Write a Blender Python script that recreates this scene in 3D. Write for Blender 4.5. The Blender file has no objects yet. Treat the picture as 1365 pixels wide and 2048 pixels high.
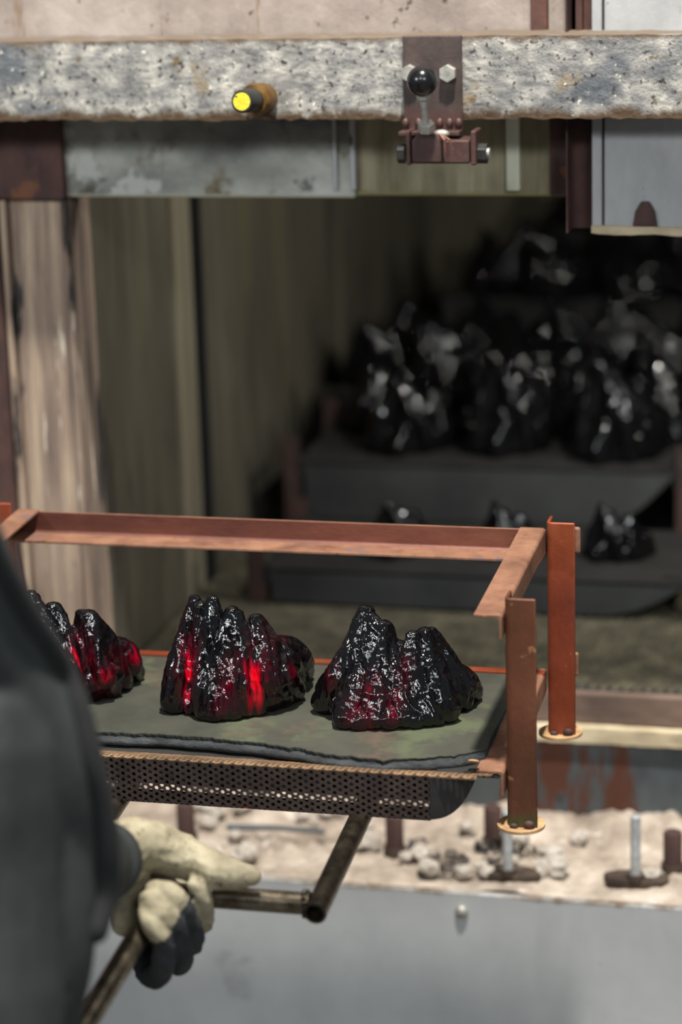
import bpy, bmesh, math, random
import numpy as np
from mathutils import Vector, Matrix, noise
random.seed(7)
SC = bpy.context.scene
COL = SC.collection
# ------------------------------------------------------------------ camera
FPX = 85/36*2048; CX, CY = 682.5, 1024
YAW, PIT, ROL = (math.radians(a) for a in (14.0, 15.28, -1.746))
EYE = np.array([0, 0, 2.15])
FWD = np.array([-math.sin(YAW)*math.cos(PIT), math.cos(YAW)*math.cos(PIT), -math.sin(PIT)])
RT0 = np.array([math.cos(YAW), math.sin(YAW), 0]); UP0 = np.cross(RT0, FWD)
RGT = RT0*math.cos(ROL)+UP0*math.sin(ROL); UPV = -RT0*math.sin(ROL)+UP0*math.cos(ROL)
def ray(x, y): return RGT*(x-CX)/FPX - UPV*(y-CY)/FPX + FWD
def PY(x, y, Y): d = ray(x, y); return EYE+d*Y/d[1]          # world point measured on the plane at depth Y
def PZ(x, y, Z): d = ray(x, y); return EYE+d*(Z-EYE[2])/d[2]
def PD(x, y, D): return EYE+ray(x, y)*D
cam = bpy.data.cameras.new('camera'); camo = bpy.data.objects.new('camera', cam); COL.objects.link(camo)
m = Matrix.Identity(4)
for i in range(3):
    m[i][0] = RGT[i]; m[i][1] = UPV[i]; m[i][2] = -FWD[i]; m[i][3] = EYE[i]
camo.matrix_world = m
cam.sensor_fit = 'VERTICAL'; cam.sensor_height = 36; cam.sensor_width = 24; cam.lens = 85
cam.dof.use_dof = True; cam.dof.focus_distance = 3.23; cam.dof.aperture_fstop = 1.75
cam.clip_start = .05
SC.camera = camo
# ------------------------------------------------------------------ world, lamps, exposure
SC.view_settings.view_transform = 'Standard'; SC.view_settings.look = 'None'
SC.view_settings.gamma = 1; SC.view_settings.use_curve_mapping = False
SC.view_settings.exposure = 0.0
w = bpy.data.worlds.new('hall'); SC.world = w; w.use_nodes = True
w.node_tree.nodes['Background'].inputs[0].default_value = (.80, .90, 1.0, 1)
w.node_tree.nodes['Background'].inputs[1].default_value = 0.17
def lamp(name, loc, to, size, power, color=(1, 1, 1), shape='DISK', sy=None):
    l = bpy.data.lights.new(name, 'AREA'); l.shape = shape; l.size = size
    if sy: l.size_y = sy
    l.energy = power; l.color = color
    o = bpy.data.objects.new(name, l); COL.objects.link(o); o.location = loc
    o.rotation_euler = (Vector(to)-Vector(loc)).to_track_quat('-Z', 'Y').to_euler()
    return o
lamp('hall_lamp', (-.30, 2.15, 5.2), (-.85, 3.1, 1.0), .24, 400, (1, .95, .87))
lamp('hall_window', (1.9, -1.6, 4.0), (-.9, 3.3, 1.1), 1.1, 78, (.95, .98, 1), 'RECTANGLE', .55)  # added light panels, out of view, for fill and streaky highlights
lamp('hall_window', (-3.4, -.6, 3.4), (-.9, 3.2, 1.1), 1.1, 78, (.95, .98, 1), 'RECTANGLE', .55)
lamp('hall_window', (-.9, -2.6, 4.6), (-.9, 3.3, 1.1), 1.1, 60, (1, 1, 1), 'RECTANGLE', .5)
lamp('oven_lamp', (.50, 3.72, 1.82), (-.5, 5.2, 1.3), .06, 15, (1, .97, .90))  # added lights hidden behind the lintel to raise glints in the oven
lamp('oven_lamp', (-.25, 3.70, 1.85), (-.5, 5.2, 1.4), .06, 12, (1, .97, .90))
cy = SC.cycles
cy.use_denoising = True; cy.max_bounces = 6; cy.diffuse_bounces = 3; cy.glossy_bounces = 3
cy.sample_clamp_indirect = 4; cy.sample_clamp_direct = 20
# ------------------------------------------------------------------ materials
def lin(h):
    h = h.lstrip('#'); v = [int(h[i:i+2], 16)/255 for i in (0, 2, 4)]
    return tuple(c/12.92 if c <= .04045 else ((c+.055)/1.055)**2.4 for c in v)+(1,)
def mat(name, stops, scale=20, stretch=(1, 1, 1), rough=.7, metal=0, bump=.3, bscale=None, spots=(), edge=(), coat=0, detail=6, bstretch=None, spec=.5, bdist=.004, rr=0):
    """stops: colour ramp over noise; spots: (colour, scale, threshold, softness, stretch); edge: (colour, axis, where, width) stains near a real edge"""
    M = bpy.data.materials.new(name); M.use_nodes = True
    N = M.node_tree.nodes; L = M.node_tree.links; b = N['Principled BSDF']
    tc = N.new('ShaderNodeTexCoord')
    def mapped(st):
        mp = N.new('ShaderNodeMapping'); mp.inputs['Scale'].default_value = st; L.new(tc.outputs['Object'], mp.inputs[0]); return mp
    def nz(sc, st, det=detail, ro=.6):
        n = N.new('ShaderNodeTexNoise'); n.inputs['Scale'].default_value = sc; n.inputs['Detail'].default_value = det
        n.inputs['Roughness'].default_value = ro; L.new(mapped(st).outputs[0], n.inputs['Vector']); return n
    n = nz(scale, stretch)
    r = N.new('ShaderNodeValToRGB'); L.new(n.outputs['Fac'], r.inputs[0])
    e = r.color_ramp.elements
    k = len(stops)
    for i, s in enumerate(stops):
        pos = .30+.40*i/max(1, k-1) if isinstance(s, str) else s[0]
        c = lin(s if isinstance(s, str) else s[1])
        if i < 2: e[i].position = pos; e[i].color = c
        else: q = e.new(pos); q.color = c
    if k == 1: e[1].color = e[0].color
    out = r.outputs[0]
    def mix(fac, colr):
        nonlocal out
        x = N.new('ShaderNodeMix'); x.data_type = 'RGBA'; L.new(fac, x.inputs[0]); L.new(out, x.inputs[6]); x.inputs[7].default_value = lin(colr); out = x.outputs[2]
    for sp in spots:
        c, sc, th, so = sp[:4]; st = sp[4] if len(sp) > 4 else (1, 1, 1)
        s = nz(sc, st, 5, .65); mr = N.new('ShaderNodeMapRange'); mr.interpolation_type = 'SMOOTHSTEP'
        mr.inputs[1].default_value = th; mr.inputs[2].default_value = th+so; L.new(s.outputs['Fac'], mr.inputs[0]); mix(mr.outputs[0], c)
    for (c, ax, where, wd) in edge:
        ge = N.new('ShaderNodeNewGeometry'); sx = N.new('ShaderNodeSeparateXYZ'); L.new(ge.outputs['Position'], sx.inputs[0])
        s = nz(28, (1, 1, .35), 4)
        ad = N.new('ShaderNodeMath'); ad.operation = 'MULTIPLY_ADD'; L.new(s.outputs['Fac'], ad.inputs[0]); ad.inputs[1].default_value = abs(wd)*2.2
        L.new(sx.outputs[ax], ad.inputs[2])
        mr = N.new('ShaderNodeMapRange'); mr.interpolation_type = 'SMOOTHSTEP'
        off = abs(wd)*1.1
        if wd > 0: mr.inputs[1].default_value = where+off+wd; mr.inputs[2].default_value = where+off
        else: mr.inputs[1].default_value = where+off+wd; mr.inputs[2].default_value = where+off
        L.new(ad.outputs[0], mr.inputs[0]); mix(mr.outputs[0], c)
    L.new(out, b.inputs['Base Color'])
    b.inputs['Roughness'].default_value = rough; b.inputs['Metallic'].default_value = metal
    b.inputs['Specular IOR Level'].default_value = spec
    if rr:
        s = nz(scale*1.7, stretch, 4); mr = N.new('ShaderNodeMapRange'); mr.inputs[1].default_value = .3; mr.inputs[2].default_value = .7
        mr.inputs[3].default_value = rough-rr; mr.inputs[4].default_value = rough+rr; L.new(s.outputs['Fac'], mr.inputs[0]); L.new(mr.outputs[0], b.inputs['Roughness'])
    if coat: b.inputs['Coat Weight'].default_value = coat; b.inputs['Coat Roughness'].default_value = .06
    if bump:
        s = nz(bscale or scale*3, bstretch or stretch, 7, .65); bp = N.new('ShaderNodeBump')
        bp.inputs['Strength'].default_value = bump; bp.inputs['Distance'].default_value = bdist
        L.new(s.outputs['Fac'], bp.inputs['Height']); L.new(bp.outputs[0], b.inputs['Normal'])
    return M
MT = {}
MT['beam'] = mat('crusted_beam', ['#57575a', '#8e8d89', '#bcb8ae'], 34, (.8, 1, 1), .85, 0, .9, 70,
                 spots=(('#5d6166', 7, .55, .12, (.7, 1, 1)), ('#cfcbc0', 60, .64, .07), ('#5a5148', 45, .64, .05), ('#8c7f6a', 11, .60, .1), ('#35322e', 90, .57, .06), ('#d6d2c6', 75, .62, .05), ('#6b5a3e', 20, .64, .05)),
                 edge=(('#4b3924', 2, 1.779, .016), ('#66584a', 2, 1.892, -.010)), bdist=.006)
MT['board'] = mat('pink_insulation', ['#776c66', '#92877f', '#a69c95'], 9, (1, 1, .8), .9, 0, .5, 60,
                  spots=(('#4e403a', 50, .64, .05), ('#7d6a58', 9, .62, .06, (2.5, 1, .3))))
MT['doorgrey'] = mat('grey_door', ['#858789', '#9b9d9e', '#acadad'], 7, (1, 1, .5), .75, 0, .4, 50,
                     spots=(('#5b5a58', 26, .66, .05, (1, 1, .5)), ('#63574a', 12, .68, .05, (2, 1, .3))), edge=(('#7d5a3e', 2, 1.600, .012),))
MT['rustdark'] = mat('dark_rusty_steel', ['#2c1d1c', '#45302d', '#5a3c33'], 18, (1, 1, .5), .7, .2, .4, 60, spots=(('#6d4630', 14, .62, .08),))
MT['lintel'] = mat('sooty_lintel', ['#555757', '#83857f', '#b0b2ac'], 6, (.8, 1, 1.2), .8, 0, .4, 60,
                   spots=(('#a9aca6', 8, .58, .05), ('#3d3d3b', 7, .60, .08), ('#5c5335', 5, .60, .1)), edge=(('#9c9c8c', 2, 1.644, .006),))
MT['lintel2'] = mat('olive_lintel', ['#6b6650', '#868068', '#9c967e'], 20, (2, 1, .3), .85, 0, .3, 60, edge=(('#7c7750', 2, 1.646, .01),))
MT['palepost'] = mat('pale_post', ['#bcc0ab', '#d0d4c0', '#dfe2d0'], 12, (2, 2, .4), rough=.8, bump=.1)
MT['jamb'] = mat('stained_jamb', ['#4f4540', '#8d7a6b', '#beab92'], 10, (3, 3, .22), .85, 0, .4, 60,
                 spots=(('#d9d0bd', 16, .60, .06, (3, 3, .2)), ('#302c2c', 7, .57, .06, (2, 2, .35)), ('#a57f52', 8, .62, .1, (3, 3, .25))))
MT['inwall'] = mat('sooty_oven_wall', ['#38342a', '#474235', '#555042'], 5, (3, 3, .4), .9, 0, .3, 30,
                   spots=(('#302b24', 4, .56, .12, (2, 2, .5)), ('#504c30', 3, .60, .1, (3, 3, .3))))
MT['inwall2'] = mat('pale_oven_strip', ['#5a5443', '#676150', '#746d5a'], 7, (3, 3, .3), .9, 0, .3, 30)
MT['soot'] = mat('soot_black', ['#0c0c0d', '#161616'], 10, rough=.95, bump=.2)  # soot; also paints the shade in the wall slot and apron holes
MT['insteel'] = mat('dark_blue_steel', ['#3b4247', '#525a5f', '#61686b'], 8, (1, 1, .6), .5, .4, .2, 40,
                    spots=(('#5c3a2e', 5, .57, .06, (1.6, 1, .35)), ('#2c2f32', 6, .60, .1)))
MT['inbrown'] = mat('brown_steel_beam', ['#4e4039', '#6a574c', '#806d60'], 10, (.5, 1, 1), .8, .1, .4, 60)
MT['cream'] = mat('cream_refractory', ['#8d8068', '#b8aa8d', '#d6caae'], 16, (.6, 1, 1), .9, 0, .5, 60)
MT['rubble'] = mat('rubble_white', ['#75695e', '#a39689', '#c4b8ab'], 13, (1, 1, 1), .9, 0, .8, 80,
                   spots=(('#c4bbb2', 22, .60, .06), ('#4a4745', 14, .66, .05), ('#b08f63', 9, .66, .08)), bdist=.006)
MT['sheet'] = mat('galvanised_sheet', ['#b0b3b5', '#bcbfc0', '#c6c8c9'], 5, (1, 1, .7), .5, .25, .12, 60,
                  spots=(('#777a7c', 30, .70, .05), ('#abaeae', 6, .60, .1)), edge=(('#6d5c4a', 2, .588, -.012),))
MT['orange'] = mat('orange_rust', ['#5f2a19', '#7c361e', '#8e4728'], 14, (1, 1, .5), .48, .25, .25, 90,
                   spots=(('#a86b48', 18, .62, .06, (1, 1, .6)), ('#4b3027', 60, .68, .05), ('#5f3a2a', 10, .60, .1)), rr=.1)
MT['peach'] = mat('peach_scale', ['#664637', '#825c48', '#966e56'], 22, (1, 1, 1), .6, .15, .3, 110,
                  spots=(('#6f5a58', 16, .58, .1), ('#54352c', 50, .66, .05), ('#a5683f', 30, .64, .05)))
MT['brownleg'] = mat('brown_rust', ['#46301f', '#653b27', '#784a34'], 11, (1, 1, .45), .5, .25, .25, 90,
                     spots=(('#a0714f', 24, .64, .06), ('#56504a', 9, .60, .1, (1, 1, .5))), edge=(('#4b4a2c', 2, .945, .02),), rr=.1)
MT['railin'] = mat('red_brown_rail', ['#4f2a21', '#66392c', '#7a4c3a'], 12, (.4, 1, 1), .55, .2, .25, 90)
MT['footplate'] = mat('sandy_scale', ['#8a6b4a', '#b08d64', '#c6a57c'], 40, rough=.7, metal=.1, bump=.3)
MT['perf'] = mat('perforated_steel', ['#39302d', '#4a3f3b', '#574b47'], 30, (1, 1, 1), .5, .4, .2, 120, spots=(('#9c4526', 26, .69, .03),))
MT['perftop'] = mat('perforated_scale', ['#5e4a37', '#7d634a', '#92765a'], 26, (1, 1, 1), .7, .1, .2, 120)
MT['deck'] = mat('dark_tray_steel', ['#2d2c2b', '#3a3938'], 12, rough=.6, metal=.3, bump=.2)
MT['blanket'] = mat('charcoal_blanket', ['#31322b', '#3c3d35', '#46463d'], 9, (1, 1, 1), .85, 0, .35, 180,
                    spots=(('#56483d', 6, .58, .12), ('#4e5440', 5, .58, .1), ('#8e8e84', 260, .74, .03)), spec=.3, bdist=.002)
MT['blanketedge'] = mat('charcoal_fibre', ['#2b2d2f', '#3f4244', '#515456'], 30, (1, 2, 2), .95, 0, .9, 120, spec=.1)
MT['pipe'] = mat('oily_pipe', ['#2a2620', '#4a443a', '#6d6454'], 30, (1, 1, 1), .32, .85, .12, 90, spots=(('#8a5b40', 28, .64, .06, (1, 1, 1)),), rr=.12)
MT['pipe2'] = mat('worn_pipe', ['#4a4238', '#6e6556', '#8c8373'], 34, (1, 1, 1), .3, .85, .1, 90, rr=.1)
MT['pipein'] = mat('pipe_bore', ['#0d0c0b', '#171412'], 20, rough=.8)
MT['leather'] = mat('cream_leather', ['#7c7562', '#9b937b', '#b0a890'], 22, (1, 1, 1), .65, 0, .5, 130,
                    spots=(('#574c36', 24, .55, .12), ('#665a42', 70, .60, .08)), spec=.35, bdist=.003)
MT['fabric'] = mat('grey_knit', ['#2b2d30', '#36383b', '#414346'], 30, rough=.9, bump=.3, bscale=500, spec=.2)
MT['jacket'] = mat('charcoal_jacket', ['#272a2b', '#303434', '#3b3f3f'], 6, (1, 1, .6), .75, 0, .25, 30, spec=.25, bdist=.01)
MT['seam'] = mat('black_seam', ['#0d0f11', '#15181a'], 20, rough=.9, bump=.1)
MT['trouser'] = mat('navy_trousers', ['#1c222b', '#262c36'], 20, rough=.9, bump=.2)
MT['boot'] = mat('black_boot', ['#141210', '#1f1b18'], 20, rough=.5, bump=.2)
MT['skin'] = mat('skin', ['#b98468', '#c99479'], 12, rough=.5, bump=.05)
MT['hair'] = mat('dark_hair', ['#1b1512', '#2a211b'], 60, (3, 3, .4), .6, 0, .5, 200)
MT['eye'] = mat('eye_white', ['#d8d4cc', '#e0dcd4'], 5, rough=.2, bump=0)
MT['plate'] = mat('maroon_plate', ['#38302e', '#4a3f3c', '#5a4b46'], 26, (1, 1, .7), .5, .3, .25, 90,
                  spots=(('#6d3f37', 24, .66, .05),), edge=(('#4e3733', 2, 1.785, .012),))
MT['bolt'] = mat('zinc_bolt', ['#85837c', '#a3a19a', '#b5b3ab'], 60, rough=.5, metal=.5, bump=.2)
MT['ball'] = mat('black_ball', ['#0c0d0d', '#151617'], 30, rough=.22, bump=.05, spec=.5)
MT['yellow'] = mat('yellow_chalk', ['#b8ab1d', '#d0c330', '#ddd04a'], 90, rough=.9, bump=.4, spots=(('#1c1c18', 110, .62, .03),))
MT['knobblack'] = mat('worn_black_cap', ['#1b1b1b', '#2a2a28'], 40, rough=.4, bump=.1)
MT['brass'] = mat('burnt_brass', ['#3a2b1a', '#6b4c24', '#8a6a36'], 50, rough=.45, metal=.6, bump=.2)
MT['rod'] = mat('white_dusted_rod', ['#8d9093', '#b0b3b4', '#c6c8c8'], 90, rough=.7, bump=.5)
MT['dirt'] = mat('dirty_plate', ['#2b221c', '#3c3028', '#56493c'], 30, rough=.9, bump=.6)
MT['mesh'] = mat('belt_wire', ['#37342b', '#534e3f', '#716a55'], 20, rough=.6, metal=.3, bump=.1)
MT['stone'] = mat('white_fragment', ['#857b71', '#a8a097', '#c0b9b0'], 50, rough=.7, bump=.6)
MT['floor'] = mat('concrete_floor', ['#55534f', '#6a6864', '#7b7975'], 3, rough=.8, bump=.2)
MT['tailplate'] = mat('bluish_endplate', ['#2c2b2c', '#373637', '#424042'], 14, rough=.45, metal=.5, bump=.15, spots=(('#9c4526', 24, .70, .03),))
g = bpy.data.materials.new('clear_glass'); g.use_nodes = True; gb = g.node_tree.nodes['Principled BSDF']
gb.inputs['Transmission Weight'].default_value = 1; gb.inputs['Roughness'].default_value = .05; MT['shard'] = g
# black lava glass: red glow of thin glass painted into the colour (vertex attribute), fine vertical drip relief
def glass_mat():
    M = bpy.data.materials.new('black_red_glass'); M.use_nodes = True
    N = M.node_tree.nodes; L = M.node_tree.links; b = N['Principled BSDF']
    at = N.new('ShaderNodeAttribute'); at.attribute_name = 'thin'
    tc = N.new('ShaderNodeTexCoord'); mp = N.new('ShaderNodeMapping'); mp.inputs['Scale'].default_value = (1, 1, .16); L.new(tc.outputs['Object'], mp.inputs[0])
    n1 = N.new('ShaderNodeTexNoise'); n1.inputs['Scale'].default_value = 85; n1.inputs['Detail'].default_value = 5; L.new(mp.outputs[0], n1.inputs['Vector'])
    mp2 = N.new('ShaderNodeMapping'); mp2.inputs['Scale'].default_value = (1, 1, .45); L.new(tc.outputs['Object'], mp2.inputs[0])
    n2 = N.new('ShaderNodeTexNoise'); n2.inputs['Scale'].default_value = 260; n2.inputs['Detail'].default_value = 4; n2.inputs['Roughness'].default_value = .6; L.new(mp2.outputs[0], n2.inputs['Vector'])
    mr = N.new('ShaderNodeMapRange'); mr.inputs[1].default_value = .36; mr.inputs[2].default_value = .58; L.new(n1.outputs['Fac'], mr.inputs[0])
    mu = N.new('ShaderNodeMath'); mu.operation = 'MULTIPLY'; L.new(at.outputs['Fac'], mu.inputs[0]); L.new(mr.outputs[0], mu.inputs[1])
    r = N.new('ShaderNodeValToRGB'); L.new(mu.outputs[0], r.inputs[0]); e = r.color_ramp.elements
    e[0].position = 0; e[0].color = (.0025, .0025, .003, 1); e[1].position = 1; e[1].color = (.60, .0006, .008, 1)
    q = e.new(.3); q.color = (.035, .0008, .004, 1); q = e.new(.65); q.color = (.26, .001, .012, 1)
    L.new(r.outputs[0], b.inputs['Base Color'])
    b.inputs['Roughness'].default_value = .05; b.inputs['IOR'].default_value = 1.52
    b.inputs['Specular IOR Level'].default_value = .62
    ad = N.new('ShaderNodeMath'); ad.operation = 'MULTIPLY_ADD'; L.new(n2.outputs['Fac'], ad.inputs[0]); ad.inputs[1].default_value = .10; L.new(n1.outputs['Fac'], ad.inputs[2])
    bp = N.new('ShaderNodeBump'); bp.inputs['Strength'].default_value = .4; bp.inputs['Distance'].default_value = .006
    L.new(ad.outputs[0], bp.inputs['Height']); L.new(bp.outputs[0], b.inputs['Normal'])
    return M
MT['glass'] = glass_mat()
# ------------------------------------------------------------------ mesh helpers (coordinates are world metres)
class MB:
    def __init__(s): s.v = []; s.f = []
    def add(s, v, f):
        o = len(s.v); s.v += [tuple(map(float, p)) for p in v]; s.f += [tuple(i+o for i in q) for q in f]; return s
    def box(s, x0, x1, y0, y1, z0, z1):
        return s.add([(x, y, z) for z in (z0, z1) for y in (y0, y1) for x in (x0, x1)],
                     [(0, 2, 3, 1), (4, 5, 7, 6), (0, 1, 5, 4), (2, 6, 7, 3), (0, 4, 6, 2), (1, 3, 7, 5)])
    def tube(s, pts, rad, n=16, cap=True):
        pts = [np.array(p, float) for p in pts]; rad = [rad]*len(pts) if np.isscalar(rad) else rad
        vs = []; fs = []; ref = None
        for i, p in enumerate(pts):
            t = pts[min(i+1, len(pts)-1)]-pts[max(i-1, 0)]; t = t/np.linalg.norm(t)
            if ref is None: ref = np.array([0, 0, 1.]) if abs(t[2]) < .9 else np.array([1., 0, 0])
            a = ref-t*(ref@t); a /= np.linalg.norm(a); ref = a; b = np.cross(t, a)
            for k in range(n):
                q = 2*math.pi*k/n; vs.append(p+rad[i]*(a*math.cos(q)+b*math.sin(q)))
        for i in range(len(pts)-1):
            for k in range(n): fs.append((i*n+k, i*n+(k+1) % n, (i+1)*n+(k+1) % n, (i+1)*n+k))
        if cap: fs.append(tuple(range(n-1, -1, -1))); fs.append(tuple(range((len(pts)-1)*n, len(pts)*n)))
        return s.add(vs, fs)
    def ball(s, c, r, n=16, m=10, sc=(1, 1, 1)):
        vs = [(c[0], c[1], c[2]+r*sc[2])]; fs = []
        for j in range(1, m):
            th = math.pi*j/m
            for k in range(n):
                ph = 2*math.pi*k/n; vs.append((c[0]+r*sc[0]*math.sin(th)*math.cos(ph), c[1]+r*sc[1]*math.sin(th)*math.sin(ph), c[2]+r*sc[2]*math.cos(th)))
        vs.append((c[0], c[1], c[2]-r*sc[2])); e = len(vs)-1
        for k in range(n): fs.append((0, 1+k, 1+(k+1) % n)); fs.append((e, 1+(m-2)*n+(k+1) % n, 1+(m-2)*n+k))
        for j in range(m-2):
            for k in range(n): fs.append((1+j*n+k, 1+(j+1)*n+k, 1+(j+1)*n+(k+1) % n, 1+j*n+(k+1) % n))
        return s.add(vs, fs)
    def prism(s, loop, vec):     # loop of 3-D points extruded along vec
        n = len(loop); vec = np.array(vec, float)
        vs = [np.array(p, float) for p in loop]+[np.array(p, float)+vec for p in loop]
        return s.add(vs, [tuple(range(n-1, -1, -1)), tuple(range(n, 2*n))]+[(k, (k+1) % n, n+(k+1) % n, n+k) for k in range(n)])
    def capsule_chain(s, pts, rad, n=14, sub=6):
        pts = [np.array(p, float) for p in pts]; P = []; R = []
        for i in range(len(pts)-1):
            p0 = pts[max(i-1, 0)]; p1 = pts[i]; p2 = pts[i+1]; p3 = pts[min(i+2, len(pts)-1)]
            for k in range(sub):
                t = k/sub; P.append(.5*(2*p1+(p2-p0)*t+(2*p0-5*p1+4*p2-p3)*t*t+(3*p1-p0-3*p2+p3)*t**3)); R.append(rad[i]*(1-t)+rad[i+1]*t)
        P.append(pts[-1]); R.append(rad[-1])
        t0 = P[0]-P[1]; t0 /= np.linalg.norm(t0); t1 = P[-1]-P[-2]; t1 /= np.linalg.norm(t1)
        A = [(P[0]+t0*R[0]*c, R[0]*q) for c, q in ((.97, .22), (.8, .6), (.45, .89))]
        B = [(P[-1]+t1*R[-1]*c, R[-1]*q) for c, q in ((.45, .89), (.8, .6), (.97, .22))]
        return s.tube([a[0] for a in A]+P+[b[0] for b in B], [a[1] for a in A]+R+[b[1] for b in B], n)
    def mesh(s, name):
        me = bpy.data.meshes.new(name); me.from_pydata(s.v, [], s.f); me.update(); return me
WORLD = {}
def place(name, me, material, parent=None, smooth=False, bev=0, kind=None, fixn=True):
    org = WORLD.get(parent.name, Vector()) if parent else Vector()
    if parent and org.length: me.transform(Matrix.Translation(-org))
    if fixn:
        bm = bmesh.new(); bm.from_mesh(me); bmesh.ops.recalc_face_normals(bm, faces=bm.faces); bm.to_mesh(me); bm.free()
    mats = material if isinstance(material, (list, tuple)) else [material]
    for q in mats: me.materials.append(q)
    if smooth:
        me.polygons.foreach_set('use_smooth', [True]*len(me.polygons))
        if smooth != 'all' and hasattr(me, 'set_sharp_from_angle'): me.set_sharp_from_angle(angle=math.radians(40))
    o = bpy.data.objects.new(name, me); COL.objects.link(o)
    if parent: o.parent = parent; WORLD[o.name] = org
    if bev:
        b = o.modifiers.new('b', 'BEVEL'); b.width = bev; b.segments = 2; b.limit_method = 'ANGLE'
    if kind: o['kind'] = kind
    return o
def P(name, mb, m, parent=None, **k): return place(name, mb.mesh(name), MT[m] if isinstance(m, str) else m, parent, **k)
def tag(o, label, cat, group=None, kind=None):
    if label: o['label'] = label
    if cat: o['category'] = cat
    if group: o['group'] = group
    if kind: o['kind'] = kind
    return o
def thing(name, loc, label, cat, group=None):
    o = bpy.data.objects.new(name, None); COL.objects.link(o); o.location = tuple(map(float, loc)); WORLD[o.name] = Vector(o.location); o.empty_display_size = .05
    return tag(o, label, cat, group)
def copy_thing(o, delta_loc, rz=0, sc=1, label=None):
    c = o.copy(); COL.objects.link(c); c.location = delta_loc; c.rotation_euler.z = rz
    c.scale = (sc, sc, sc) if np.isscalar(sc) else sc
    if label: c['label'] = label
    for ch in list(o.children):
        d = ch.copy(); COL.objects.link(d); d.parent = c
        for gch in list(ch.children):
            e = gch.copy(); COL.objects.link(e); e.parent = d
    return c
def struct(name, mb, m, parent=None, **k):
    o = P(name, mb, m, parent, **k); o['kind'] = 'structure'; return o
def fuse(mb, voxel, smooth=3):        # union of overlapping closed shells into one continuous skin
    me = mb.mesh('tmp'); o = bpy.data.objects.new('tmp', me); COL.objects.link(o)
    r = o.modifiers.new('r', 'REMESH'); r.mode = 'VOXEL'; r.voxel_size = voxel
    if smooth: q = o.modifiers.new('s', 'SMOOTH'); q.iterations = smooth; q.factor = .5
    dg = bpy.context.evaluated_depsgraph_get(); dg.update()
    out = bpy.data.meshes.new_from_object(o.evaluated_get(dg))
    bpy.data.objects.remove(o); bpy.data.meshes.remove(me); return out
def getv(me): a = np.empty(len(me.vertices)*3); me.vertices.foreach_get('co', a); return a.reshape(-1, 3)
def getn(me): a = np.empty(len(me.vertices)*3); me.vertices.foreach_get('normal', a); return a.reshape(-1, 3)
def setv(me, a): me.vertices.foreach_set('co', a.ravel()); me.update()
def nzv(V, s, off=0, st=(1, 1, 1)):
    return np.array([noise.noise(Vector((v[0]*s*st[0]+off, v[1]*s*st[1], v[2]*s*st[2]))) for v in V])
# ------------------------------------------------------------------ the oven front and chamber (setting)
struct('floor', MB().box(-4, 3, -4, 8, -.05, 0), 'floor')
YB = 3.42
# crusted horizontal beam
def crusted(x0, x1, yf, yb, z0, z1, nx, nz_, amp, seed):
    mb = MB(); rows = []
    prof = [(yb, z0)]+[(yf, z0+(z1-z0)*k/nz_) for k in range(nz_+1)]+[(yb, z1)]
    vs = []
    for i in range(nx+1):
        x = x0+(x1-x0)*i/nx
        for (y, z) in prof:
            n1 = noise.noise(Vector((x*22+seed, z*22, 0))); n2 = noise.noise(Vector((x*70+seed, z*70, 3)))
            dz = 0
            if abs(z-z0) < 1e-6: dz = amp*(n2*1.2+n1)
            if abs(z-z1) < 1e-6: dz = amp*.8*(n1+n2*.6)
            vs.append((x, y-(amp*(n1*.6+n2*.5) if y == yf else 0), z+dz))
    m_ = len(prof); fs = [(i*m_+k, (i+1)*m_+k, (i+1)*m_+k+1, i*m_+k+1) for i in range(nx) for k in range(m_-1)]
    fs += [(i*m_+m_-1, (i+1)*m_+m_-1, (i+1)*m_, i*m_) for i in range(nx)]
    fs += [tuple(range(m_)), tuple(range(nx*m_+m_-1, nx*m_-1, -1))]
    return mb.add(vs, fs)
bm_ = thing('furnace_beam', (-.8, YB, 1.776), 'long pale grey crusted horizontal beam across the top of the oven mouth', 'beam')
P('beam_face', crusted(-2.4, .9, YB, YB+.10, 1.776, 1.892, 330, 12, .0028, 1), 'beam', bm_, smooth=True)
struct('wall_front', MB().box(-2.4, -.505, 3.53, 3.60, 1.79, 3.0), 'board')
struct('trim_1', MB().box(PY(1058, 30, 3.5)[0], PY(1092, 30, 3.5)[0], 3.515, 3.531, 1.80, 3.0), 'rustdark', bev=.002)
struct('trim_2', MB().box(PY(1150, 30, 3.5)[0], PY(1163, 30, 3.5)[0], 3.51, 3.56, 1.80, 3.0), 'rustdark')
# lintel behind the beam
struct('trim_3', MB().box(-1.33, -.85, 3.56, 3.62, 1.642, 1.80), 'lintel', bev=.004)
struct('trim_4', MB().box(-.85, -.50, 3.565, 3.62, 1.645, 1.80), 'lintel2', bev=.004)
for i, (px, wd, mt) in enumerate(((1025, .020, 'inwall2'), (704, .008, 'lintel'), (668, .006, 'lintel'))):
    x = PY(px, 300, 3.55)[0]; struct('trim_%d' % (5+i), MB().box(x-wd/2, x+wd/2, 3.553, 3.566, 1.655, 1.79), 'palepost' if i == 0 else 'doorgrey', bev=.002)
struct('trim_8', MB().box(PY(1100, 300, 3.55)[0], PY(1137, 300, 3.55)[0], 3.55, 3.57, 1.648, 1.79), 'rustdark', bev=.002)
struct('trim_9', MB().box(-1.80, -1.312, 3.545, 3.60, 1.640, 1.80), 'rustdark', bev=.003)
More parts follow.
